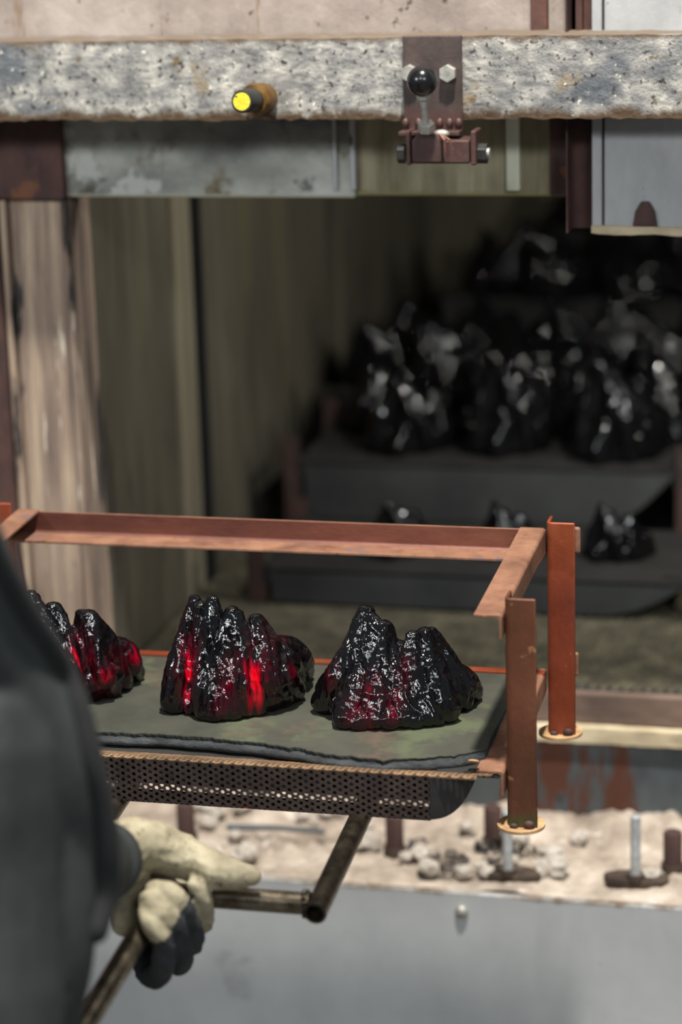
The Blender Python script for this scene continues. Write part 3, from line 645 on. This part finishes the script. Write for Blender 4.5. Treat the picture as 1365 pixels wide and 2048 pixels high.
# right piece
b3 = (-.69, 3.0)
r3 = rock('black glass mountain with faint dark red glow, the rightmost on the tray', b3, [
    [('g', 726, 1220, 3.00, .0075), ('g', 716, 1270, 2.99, .015), ('g', 690, 1350, 2.97, .026), ('f', 650, 1432, .022)],
    [('g', 738, 1222, 3.00, .0075), ('g', 735, 1290, 2.985, .017), ('g', 715, 1370, 2.965, .026), ('f', 690, 1462, .018)],
    [('g', 768, 1252, 2.99, .0085), ('g', 765, 1310, 2.975, .018), ('g', 755, 1390, 2.955, .026), ('f', 745, 1462, .020)],
    [('g', 770, 1256, 2.99, .009), ('g', 785, 1330, 2.975, .018), ('g', 800, 1400, 2.96, .022), ('f', 805, 1460, .020)],
    [('g', 826, 1272, 2.985, .0075), ('g', 824, 1320, 2.975, .014), ('g', 835, 1390, 2.965, .022), ('f', 850, 1457, .020)],
    [('g', 850, 1266, 3.0, .0085), ('g', 862, 1330, 2.985, .018), ('g', 880, 1400, 2.97, .022), ('f', 888, 1450, .018)],
    [('g', 862, 1266, 3.01, .0085), ('g', 885, 1310, 3.01, .016), ('g', 910, 1360, 3.01, .018), ('f', 920, 1425, .017)],
    [('g', 915, 1345, 3.03, .013), ('g', 932, 1362, 3.03, .016), ('f', 938, 1408, .017)],
    [('g', 896, 1350, 3.03, .020), ('f', 905, 1425, .018)],
    [('g', 728, 1240, 3.01, .010), ('g', 700, 1330, 3.02, .022), ('f', 655, 1405, .020)],
    [('l', -.04, .02, .02, .03), ('l', .05, .03, .02, .03)], [('l', -.03, .03, .06, .03), ('l', .04, .03, .05, .026)], [('l', -.02, .01, .10, .018), ('l', .0, .02, .06, .03)],
    [('g', 695, 1410, 2.968, .026), ('g', 790, 1410, 2.968, .026), ('g', 885, 1412, 2.975, .024)],
    [('g', 712, 1345, 2.985, .024), ('g', 780, 1345, 2.985, .023), ('g', 868, 1350, 2.99, .022)],
    [('g', 730, 1285, 2.998, .018), ('g', 778, 1300, 2.99, .018), ('g', 830, 1310, 2.992, .016), ('g', 865, 1305, 3.0, .016)],
    [('f', 690, 1455, .02), ('f', 790, 1458, .02), ('f', 885, 1445, .02)],
    [('g', 750, 1300, 2.985, .017), ('g', 725, 1400, 2.963, .018), ('f', 716, 1464, .016)],
    [('g', 798, 1312, 2.985, .014), ('g', 775, 1400, 2.960, .019), ('f', 775, 1463, .017)],
    [('g', 840, 1320, 2.98, .013), ('g', 822, 1405, 2.963, .018), ('f', 828, 1460, .016)],
    [('g', 868, 1320, 2.99, .013), ('g', 862, 1400, 2.966, .018), ('f', 868, 1455, .016)],
    [('g', 745, 1235, 2.995, .008), ('g', 752, 1262, 2.985, .012), ('g', 742, 1330, 2.97, .016)],
    [('g', 800, 1330, 3.0, .02), ('g', 860, 1340, 3.01, .02)]],
    [(668, 1345, .008, .022, .75), (745, 1410, .020, .030, .62), (752, 1360, .012, .02, .5), (815, 1345, .009, .022, .7), (800, 1385, .010, .03, .6)], 3)
b2 = (-.895, 2.985)
r2 = rock('black glass mountain glowing bright red in two hollows, the middle one on the tray', b2, [
    [('g', 392, 1200, 2.985, .0075), ('g', 378, 1260, 2.98, .014), ('g', 360, 1340, 2.965, .022), ('f', 346, 1430, .020)],
    [('g', 424, 1200, 2.975, .0075), ('g', 420, 1260, 2.965, .014), ('g', 412, 1350, 2.945, .015), ('f', 408, 1444, .016)],
    [('g', 402, 1215, 2.98, .009), ('g', 398, 1290, 2.975, .018), ('g', 385, 1370, 2.965, .018), ('f', 382, 1432, .015)],
    [('g', 463, 1224, 2.975, .009), ('g', 455, 1280, 2.965, .018), ('g', 450, 1350, 2.955, .022), ('f', 440, 1444, .020)],
    [('g', 470, 1232, 2.975, .010), ('g', 480, 1290, 2.965, .018), ('g', 485, 1360, 2.955, .022), ('f', 485, 1438, .020)],
    [('g', 512, 1240, 2.985, .009), ('g', 525, 1290, 2.975, .014), ('g', 530, 1350, 2.965, .020), ('f', 535, 1425, .018)],
    [('g', 516, 1240, 2.99, .009), ('g', 545, 1300, 2.985, .014), ('g', 568, 1350, 2.98, .018), ('f', 582, 1407, .017)],
    [('g', 555, 1290, 3.03, .014), ('g', 585, 1295, 3.05, .014), ('g', 600, 1320, 3.06, .015), ('f', 602, 1366, .015)],
    [('g', 540, 1290, 3.01, .016), ('g', 570, 1320, 3.02, .018), ('f', 585, 1385, .016)],
    [('g', 424, 1215, 2.98, .009), ('g', 440, 1260, 2.98, .014), ('g', 470, 1260, 2.98, .014), ('g', 505, 1262, 2.985, .012)],
    [('g', 440, 1262, 2.97, .012), ('g', 430, 1350, 2.95, .017), ('f', 424, 1446, .016)],
    [('g', 480, 1262, 2.97, .012), ('g', 465, 1360, 2.95, .018), ('f', 462, 1443, .017)],
    [('g', 498, 1262, 2.98, .012), ('g', 506, 1360, 2.958, .018), ('f', 512, 1434, .016)],
    [('g', 540, 1290, 2.98, .012), ('g', 552, 1360, 2.970, .017), ('f', 560, 1418, .016)],
    [('g', 365, 1390, 2.965, .022), ('g', 450, 1395, 2.962, .025), ('g', 540, 1385, 2.975, .023)],
    [('g', 378, 1320, 2.98, .020), ('g', 450, 1325, 2.975, .023), ('g', 535, 1330, 2.985, .020)],
    [('g', 390, 1255, 2.99, .015), ('g', 450, 1265, 2.982, .018), ('g', 512, 1275, 2.985, .015)],
    [('f', 420, 1440, .018), ('f', 490, 1434, .02), ('f', 570, 1410, .018)],
    [('l', -.05, .02, .02, .03), ('l', .05, .03, .02, .03)], [('l', -.04, .02, .06, .028), ('l', .03, .03, .05, .028)], [('l', -.03, .01, .10, .018), ('l', .0, .02, .07, .026)]],
    [(380, 1345, .013, .046, 1.25), (462, 1375, .014, .034, .85), (518, 1365, .017, .042, 1.25), (500, 1330, .012, .03, .8), (590, 1345, .010, .02, .8)], 17)
b1 = (-1.15, 2.985)
r1 = rock('black glass mountain with red patches, leftmost, half hidden by the sleeve', b1, [
    [('g', 64, 1190, 2.97, .0075), ('g', 88, 1235, 2.965, .011), ('g', 110, 1300, 2.96, .020), ('f', 105, 1410, .022)],
    [('g', 107, 1216, 2.97, .0095), ('g', 128, 1260, 2.965, .013), ('g', 140, 1330, 2.955, .018), ('f', 150, 1412, .020)],
    [('g', 103, 1218, 2.97, .010), ('g', 100, 1290, 2.97, .020), ('f', 60, 1420, .024)],
    [('g', 165, 1232, 2.985, .010), ('g', 160, 1290, 2.98, .018), ('g', 160, 1340, 2.97, .018), ('f', 180, 1405, .018)],
    [('g', 178, 1232, 2.985, .010), ('g', 190, 1300, 2.98, .016), ('g', 205, 1350, 2.975, .017), ('f', 216, 1398, .016)],
    [('g', 182, 1234, 2.99, .011), ('g', 210, 1290, 3.0, .018), ('g', 230, 1340, 3.01, .018), ('f', 240, 1385, .016)],
    [('g', 225, 1290, 3.03, .013), ('g', 247, 1298, 3.04, .015), ('g', 258, 1320, 3.04, .015), ('f', 262, 1368, .016)],
    [('g', 64, 1195, 2.98, .009), ('g', 50, 1290, 2.98, .022), ('f', 30, 1400, .024)],
    [('g', 110, 1370, 2.97, .024), ('g', 165, 1365, 2.972, .023), ('g', 215, 1350, 2.99, .02)],
    [('l', -.06, .02, .02, .03), ('l', .05, .03, .02, .03)], [('l', -.05, .02, .06, .03), ('l', .03, .03, .05, .03)], [('l', -.04, .01, .10, .016), ('l', .0, .02, .07, .026)]],
    [(158, 1310, .014, .026, 1.0), (240, 1340, .016, .03, 1.25), (205, 1370, .02, .03, .7)], 31)
# ------------------------------------------------------------------ stacked trays and glass inside the oven
def back_tray(x0, x1, y0, y1, zd, H, label, zl=None):
    legs = True; zl = zl or zd-.17
    t = thing('oven_tray', ((x0+x1)/2, (y0+y1)/2, zd-H), label, 'tray', 'dark trays stacked inside the oven')
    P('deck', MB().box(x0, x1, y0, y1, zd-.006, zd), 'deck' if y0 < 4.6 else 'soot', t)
    n = 14; loop = [(x0, y0, zd), (x0, y0, zd-H)]
    xa = x1-.16
    for k in range(n+1):
        a_ = k/n; loop.append((xa+(x1-xa)*a_, y0, zd-H+H*.92*a_**2))
    loop.append((x1, y0, zd))
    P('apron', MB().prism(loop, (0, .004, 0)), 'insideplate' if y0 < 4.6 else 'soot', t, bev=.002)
    if legs:
        for xx, yy in ((x0-.045, y0), (x1+.005, y0), (x0-.045, y1-.03), (x1+.005, y1-.03)):
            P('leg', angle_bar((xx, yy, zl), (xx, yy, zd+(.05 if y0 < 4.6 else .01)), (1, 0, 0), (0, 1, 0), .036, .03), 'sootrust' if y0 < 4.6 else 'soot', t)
        P('side_bar', MB().box(x0-.012, x0, y0, y1, zd-.03, zd+.004), 'soot', t); P('side_bar', MB().box(x1, x1+.012, y0, y1, zd-.03, zd+.004), 'soot', t)
    return t
MT['sootrust'] = mat('sooty_rust', ['#1d1412', '#33211b', '#452c22'], 14, rough=.8, bump=.3)
MT['insideplate'] = mat('dull_grey_plate', ['#222424', '#2d2f2e', '#373936'], 9, rough=.7, metal=.2, bump=.15)
trays = [(-1.195, -.465, 4.50, 4.86, .985, .115, 'dull dark tray with a curved end in the oven, upper and nearest the mouth'),
         (-1.16, -.40, 4.10, 4.44, .885, .066, 'lower dark tray on the belt directly under the upper oven tray'),
         (-.38, .34, 4.56, 4.90, .985, .10, 'dark tray inside the oven beyond the right edge of the photo'),
         (-.31, .42, 4.12, 4.44, .885, .066, 'low dark tray on the belt at the far right of the oven'),
         (-1.24, -.42, 5.02, 5.36, 1.01, .10, 'dark tray of glass in the second stack deep in the oven'),
         (-1.06, -.20, 5.46, 5.80, 1.13, .10, 'raised dark tray of glass deep in the oven, third stack'),
         (-.92, .10, 5.90, 6.24, 1.22, .10, 'highest dark tray of glass at the very back of the oven')]
for i_, a_ in enumerate(trays): back_tray(*a_, zl=ZB+.004 if i_ not in (0, 2) else None)
random.seed(5)
g2 = bpy.data.materials.new('cooled_black_glass'); g2.use_nodes = True; gb = g2.node_tree.nodes['Principled BSDF']
gb.inputs['Base Color'].default_value = (.003, .003, .0035, 1); gb.inputs['Roughness'].default_value = .02; gb.inputs['IOR'].default_value = 1.4; MT['glass2'] = g2
src = [r3.data, r2.data, r1.data]
# lighter copies of the same glass shapes for the rows in the oven
lite = []
for me in src:
    o = bpy.data.objects.new('t', me); COL.objects.link(o); sm_ = o.modifiers.new('s', 'SMOOTH'); sm_.iterations = 16; sm_.factor = .6; dcm = o.modifiers.new('d', 'DECIMATE'); dcm.ratio = .3
    dg = bpy.context.evaluated_depsgraph_get(); dg.update(); m2 = bpy.data.meshes.new_from_object(o.evaluated_get(dg)); bpy.data.objects.remove(o)
    if 'thin' in m2.attributes: m2.attributes.remove(m2.attributes['thin'])
    m2.materials.clear(); m2.materials.append(MT['glass2']); lite.append(m2)
def row(xs, y, z, label, group, s=1.0, sj=.1, zs=1.0):
    for i, x in enumerate(xs):
        o = bpy.data.objects.new('glass_mountain', lite[(i*2+int(y*7)) % 3]); COL.objects.link(o)
        o.location = (x, y+random.uniform(-.02, .02), z); o.rotation_euler.z = random.uniform(-.5, .5)
        k = s*(1+random.uniform(-sj, sj)); o.scale = (k, k, k*zs)
        tag(o, label, 'glass sculpture', group)
for x, lab in ((-1.00, 'left'), (-.80, 'middle'), (-.585, 'right')):
    row([x], 4.60, .985, 'glinting black glass mountain, %s in the front row on the upper oven tray' % {'left': 'leftmost', 'middle': 'middle one', 'right': 'right one'}[lab], 'glass mountains in the oven, front row', 1.0, .02, 1.0 if lab == 'left' else 1.3)
row([-1.09, -.885, -.68, -.50], 4.775, .985, 'black glass mountain blurred in the second row of the upper oven tray', 'glass mountains in the oven, second row', .88, .05, 1.3)
for x, lab in ((-.94, 'left end of the lower oven tray'), (-.74, 'centre of the lower oven tray'), (-.545, 'right end of the lower oven tray, right of the leg')):
    row([x], 4.22, .887, 'black glass mountain half in the dark at the '+lab, 'glass mountains on the lower oven tray', .68, .02)
row([-.28, -.08, .12], 4.68, .985, 'black glass mountain on the oven tray at the right edge', 'glass mountains at the right edge')
row([-.18, .04, .24], 4.24, .887, 'black glass mountain on the low oven tray at the far right', 'glass mountains low right', .68)
row([-1.18, -1.02, -.86, -.70, -.54, -.43], 5.11, 1.01, 'black glass mountain silhouette in the second stack', 'glass mountains, second stack', .85, .05, 1.15)
row([-1.12, -.96, -.80, -.64, -.48], 5.29, 1.01, 'black glass mountain silhouette in the second stack', 'glass mountains, second stack', .85, .1, 1.25)
row([-.99, -.83, -.67, -.51, -.35, -.23], 5.54, 1.13, 'black glass mountain silhouette in the raised third stack', 'glass mountains, third stack', .85, .05, 1.15)
row([-.91, -.75, -.59, -.43, -.28], 5.72, 1.13, 'black glass mountain silhouette in the raised third stack', 'glass mountains, third stack', .85, .1, 1.2)
row([-.84, -.67, -.50, -.33, -.16, .0], 6.05, 1.22, 'black glass mountain silhouette on the highest tray at the back', 'glass mountains, back stack', .85, .05, 1.0)
# ------------------------------------------------------------------ the worker
wk = thing('person', (-1.14, 2.08, 0), 'person in a charcoal jacket and cream leather gloves, seen from behind holding the fork', 'person')
SH = PD(-190, 1030, 2.36); EL = PD(112, 1740, 2.56); WR = PD(205, 1722, 2.86)
MID = PD(-40, 1335, 2.45)
# body: one continuous surface
bd = MB()
hx, hy = -1.15, 2.10
LSH = np.array([-1.37, 2.12, 1.475]); LEL = np.array([-1.33, 2.22, 1.16]); LH = S1+sd*.20
LWR = LH+np.array([-.07, .03, .03])
bd.capsule_chain([(hx, hy, 1.0), (hx, hy, 1.2), (hx, hy, 1.40)], [.10, .10, .10], 16)
bd.capsule_chain([(hx-.07, hy, .98), (hx-.05, hy, 1.2), (hx-.08, hy, 1.40)], [.085, .08, .08]); bd.capsule_chain([(hx+.07, hy, .98), (hx+.05, hy, 1.2), (hx+.08, hy, 1.40)], [.085, .08, .08])
bd.capsule_chain([LSH, (hx, hy, 1.50), SH], [.055, .07, .055]); bd.capsule_chain([(hx, hy, 1.48), (hx+.01, hy+.03, 1.66)], [.055, .052])
bd.capsule_chain([SH, MID, EL, WR], [.05, .045, .036, .026]); bd.capsule_chain([LSH, (LSH+LEL)/2, LEL, LWR], [.05, .045, .036, .026])
hc = np.array([hx+.02, hy+.05, 1.765])
bd.ball(hc, .095, 20, 14, (.82, 1.0, 1.16)); bd.ball(hc+np.array([0, .03, -.06]), .062, 16, 10, (.85, 1, .9))
bd.capsule_chain([hc+np.array([0, .09, .01]), hc+np.array([0, .112, -.025])], [.009, .015], 8)
for s_ in (-1, 1): bd.ball(hc+np.array([s_*.08, -.005, -.01]), .03, 10, 8, (.3, .6, 1))
bd.ball(hc+np.array([0, .095, -.062]), .012, 10, 8, (1.8, .6, .5))
for s_ in (-1, 1):
    bd.capsule_chain([(hx+s_*.085, hy, .95), (hx+s_*.10, hy+.02, .52), (hx+s_*.11, hy-.01, .10)], [.09, .06, .042])
    bd.capsule_chain([(hx+s_*.11, hy-.02, .06), (hx+s_*.12, hy+.14, .04)], [.04, .03])
P_body = place('body', fuse(bd, .011, 2), MT['skin'], wk, smooth='all')
for s_ in (-1, 1): P('eye', MB().ball(hc+np.array([s_*.031, .083, .012]), .0115, 12, 8), 'eye', wk, smooth='all')
hr = MB(); hr.ball(hc+np.array([0, -.020, .030]), .097, 20, 12, (.87, .94, 1.03)); P('hair', hr, 'hair', wk, smooth='all')
# jacket
jk = MB()
for dx in (-.09, -.045, 0, .045, .09): jk.capsule_chain([(hx+dx, hy, .86), (hx+dx, hy, 1.1), (hx+dx*1.1, hy, 1.42)], [.130, .128, .128], 20)
jk.capsule_chain([LSH, (hx, hy-.01, 1.49), SH-np.array([.03, 0, .01])], [.085, .10, .085])
jk.capsule_chain([(hx, hy+.01, 1.50), (hx+.005, hy+.02, 1.60)], [.085, .066])
CU = WR+(WR-EL)/np.linalg.norm(WR-EL)*.012
jk.capsule_chain([SH, MID, (MID+EL)/2+np.array([.006, 0, 0]), EL], [.090, .073, .074, .070], 20)
jk.capsule_chain([EL, (EL+WR)/2, CU-np.array([0, .03, 0])], [.070, .056, .048], 20)
jk.capsule_chain([LSH, (LSH+LEL)/2, LEL], [.085, .075, .068], 20); jk.capsule_chain([LEL, LWR], [.066, .046], 20)
jk.capsule_chain([PD(10, 1560, 2.50), PD(52, 1800, 2.50), PD(20, 2060, 2.50), PD(-20, 2300, 2.5)], [.060, .070, .070, .075], 20)
jk.capsule_chain([PD(-100, 1500, 2.45), PD(-90, 1800, 2.45), PD(-110, 2150, 2.45), (hx+.03, hy+.05, .83)], [.11, .11, .11, .11], 20)
me = fuse(jk, .006, 4); V = getv(me); N_ = getn(me)
dsp = .010*nzv(V, 7, 2, (1, 1, .5))+.004*nzv(V, 20, 8, (1, 1, .6))
setv(me, V+N_*dsp[:, None]); jko = place('jacket', me, MT['jacket'], wk, smooth='all')
from mathutils.bvhtree import BVHTree
bt = BVHTree.FromPolygons([tuple(v.co+WORLD[wk.name]) for v in me.vertices], [tuple(p.vertices) for p in me.polygons])
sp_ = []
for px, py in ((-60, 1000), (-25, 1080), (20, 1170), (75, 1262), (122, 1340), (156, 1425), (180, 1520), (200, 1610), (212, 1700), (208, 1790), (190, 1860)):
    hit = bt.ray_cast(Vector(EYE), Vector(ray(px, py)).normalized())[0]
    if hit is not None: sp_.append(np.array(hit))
qm = MB(); qm.capsule_chain(sp_, [.015]*len(sp_), 10, 6); P('welt_seam', qm, 'seam', jko, smooth='all')  # dark tube laid on the sleeve as the shade of a fold
# cuff with rounded hem
cd = (WR-EL)/np.linalg.norm(WR-EL)
P('sleeve_cuff', MB().tube([WR-cd*.06, WR-cd*.02, WR+cd*.008, WR+cd*.012, WR+cd*.004], [.050, .049, .047, .042, .036], 28), 'jacket', wk, smooth='all')
# trousers and boots
tm = MB()
tm.capsule_chain([(hx-.08, hy, .93), (hx+.08, hy, .93)], [.125, .125], 16)
for s_ in (-1, 1): tm.capsule_chain([(hx+s_*.085, hy, .92), (hx+s_*.10, hy+.02, .52), (hx+s_*.11, hy-.01, .14)], [.12, .09, .072], 16)
place('trousers', fuse(tm, .012, 2), MT['trouser'], wk, smooth='all')
for s_ in (-1, 1):
    q = MB(); q.capsule_chain([(hx+s_*.11, hy-.02, .16), (hx+s_*.11, hy-.02, .058)], [.056, .056]); q.capsule_chain([(hx+s_*.11, hy-.03, .05), (hx+s_*.12, hy+.16, .045)], [.050, .045])
    me = fuse(q, .008, 2); V = getv(me); V[:, 2] = np.maximum(V[:, 2], .001); setv(me, V); place('boot', me, MT['boot'], wk, smooth='all')
# right glove: palm up under the shaft, thumb along the crossbar, fingers curled round
def H(px, py, D): return PD(px, py, D)
def glove(chains, voxel):
    mb = MB(); samples = []
    for ch in chains:
        pts = [np.array(c[0]) for c in ch]; rad = [c[1] for c in ch]
        mb.capsule_chain(pts, rad, 14, 5)
        for i in range(len(ch)-1):
            for k in range(6):
                t = k/6; samples.append((*(pts[i]*(1-t)+pts[i+1]*t), ch[i][2] if t < .5 else ch[i+1][2]))
        samples.append((*pts[-1], ch[-1][2]))
    me = fuse(mb, voxel, 2); V = getv(me); N_ = getn(me); S = np.array(samples)
    fold = np.abs(nzv(V, 34, 3, (1, 1.2, 1))); V2 = V+N_*(.0042*(.22-fold)+.0008*nzv(V, 120, 6))[:, None]; setv(me, V2)
    # cloth back or leather: decided per face by the nearest finger segment
    C_ = np.array([tuple(p.center) for p in me.polygons]); idx = np.empty(len(C_), int)
    for a_ in range(0, len(C_), 4000):
        d_ = ((C_[a_:a_+4000, None, :]-S[None, :, :3])**2).sum(2); idx[a_:a_+4000] = S[d_.argmin(1), 3]
    return me, idx
K = 1; Cc = 0
ch = [
  [(WR+np.array([-.01, -.03, 0]), .036, Cc), (WR, .036, Cc), (H(262, 1690, 2.90), .034, Cc), (H(325, 1700, 2.93), .031, Cc), (H(385, 1722, 2.93), .026, Cc)],           # wrist and ball of the thumb
  [(H(375, 1715, 2.93), .024, Cc), (H(418, 1738, 2.92), .0245, Cc), (H(462, 1746, 2.91), .0205, Cc), (H(503, 1752, 2.91), .0125, Cc)],                                  # thumb
  [(H(262, 1735, 2.90), .024, Cc), (H(258, 1790, 2.93), .022, Cc), (H(252, 1845, 2.95), .018, Cc)],                                                                      # heel of the hand
  [(H(300, 1760, 2.98), .026, Cc), (H(345, 1790, 3.00), .024, Cc)], [(H(262, 1800, 2.97), .022, K), (H(305, 1860, 3.00), .022, K)],                                     # palm under the shaft
  [(H(350, 1800, 3.00), .015, K), (H(385, 1850, 2.99), .014, K), (H(406, 1845, 2.95), .0130, Cc), (H(405, 1800, 2.915), .0125, Cc), (H(393, 1770, 2.905), .0115, Cc)],    # index
  [(H(335, 1830, 3.01), .016, K), (H(375, 1885, 2.98), .0155, K), (H(385, 1872, 2.93), .0150, K), (H(365, 1820, 2.89), .0150, K), (H(338, 1790, 2.875), .0155, Cc), (H(312, 1782, 2.88), .0135, Cc)],   # middle
  [(H(305, 1860, 3.01), .016, K), (H(355, 1925, 2.97), .0155, K), (H(362, 1905, 2.92), .0150, K), (H(345, 1850, 2.875), .0155, K), (H(318, 1825, 2.86), .0165, Cc), (H(300, 1800, 2.865), .0140, Cc)],   # ring
  [(H(275, 1890, 3.00), .015, K), (H(300, 1952, 2.96), .0150, K), (H(325, 1938, 2.90), .0145, K), (H(325, 1885, 2.865), .0145, K), (H(308, 1850, 2.855), .0145, Cc), (H(296, 1825, 2.86), .012, Cc)],   # little
]
me, idx = glove(ch, .0026)
me.polygons.foreach_set('material_index', idx)
gl = place('glove', me, [MT['leather'], MT['fabric']], wk, smooth='all'); 
P('wrist_band', MB().tube([WR+cd*.0, WR+cd*.012, WR+cd*.016], [.040, .041, .039], 26), 'leather', gl, smooth='all')
# left glove on the shaft, below the frame
c2 = LH; u_ = np.cross(sd, [0, 0, 1.]); u_ /= np.linalg.norm(u_); v_ = np.cross(u_, sd)
ch2 = [[(LWR, .034, Cc), (LH+v_*.035-u_*.02, .03, Cc), (LH+v_*.035, .026, Cc)], [(LH+v_*.03-sd*.02, .018, Cc), (LH-sd*.055+v_*.022+u_*.012, .015, Cc), (LH-sd*.07-u_*.02, .012, Cc)]]
for k in range(4):
    o_ = LH+sd*(.022*k-.03)
    ch2.append([(o_+v_*.034, .014, K), (o_+v_*.014+u_*.032, .013, K), (o_-v_*.020+u_*.026, .0125, K), (o_-v_*.030-u_*.004, .012, Cc)])
me, idx = glove(ch2, .003); me.polygons.foreach_set('material_index', idx)
place('glove', me, [MT['leather'], MT['fabric']], wk, smooth='all')
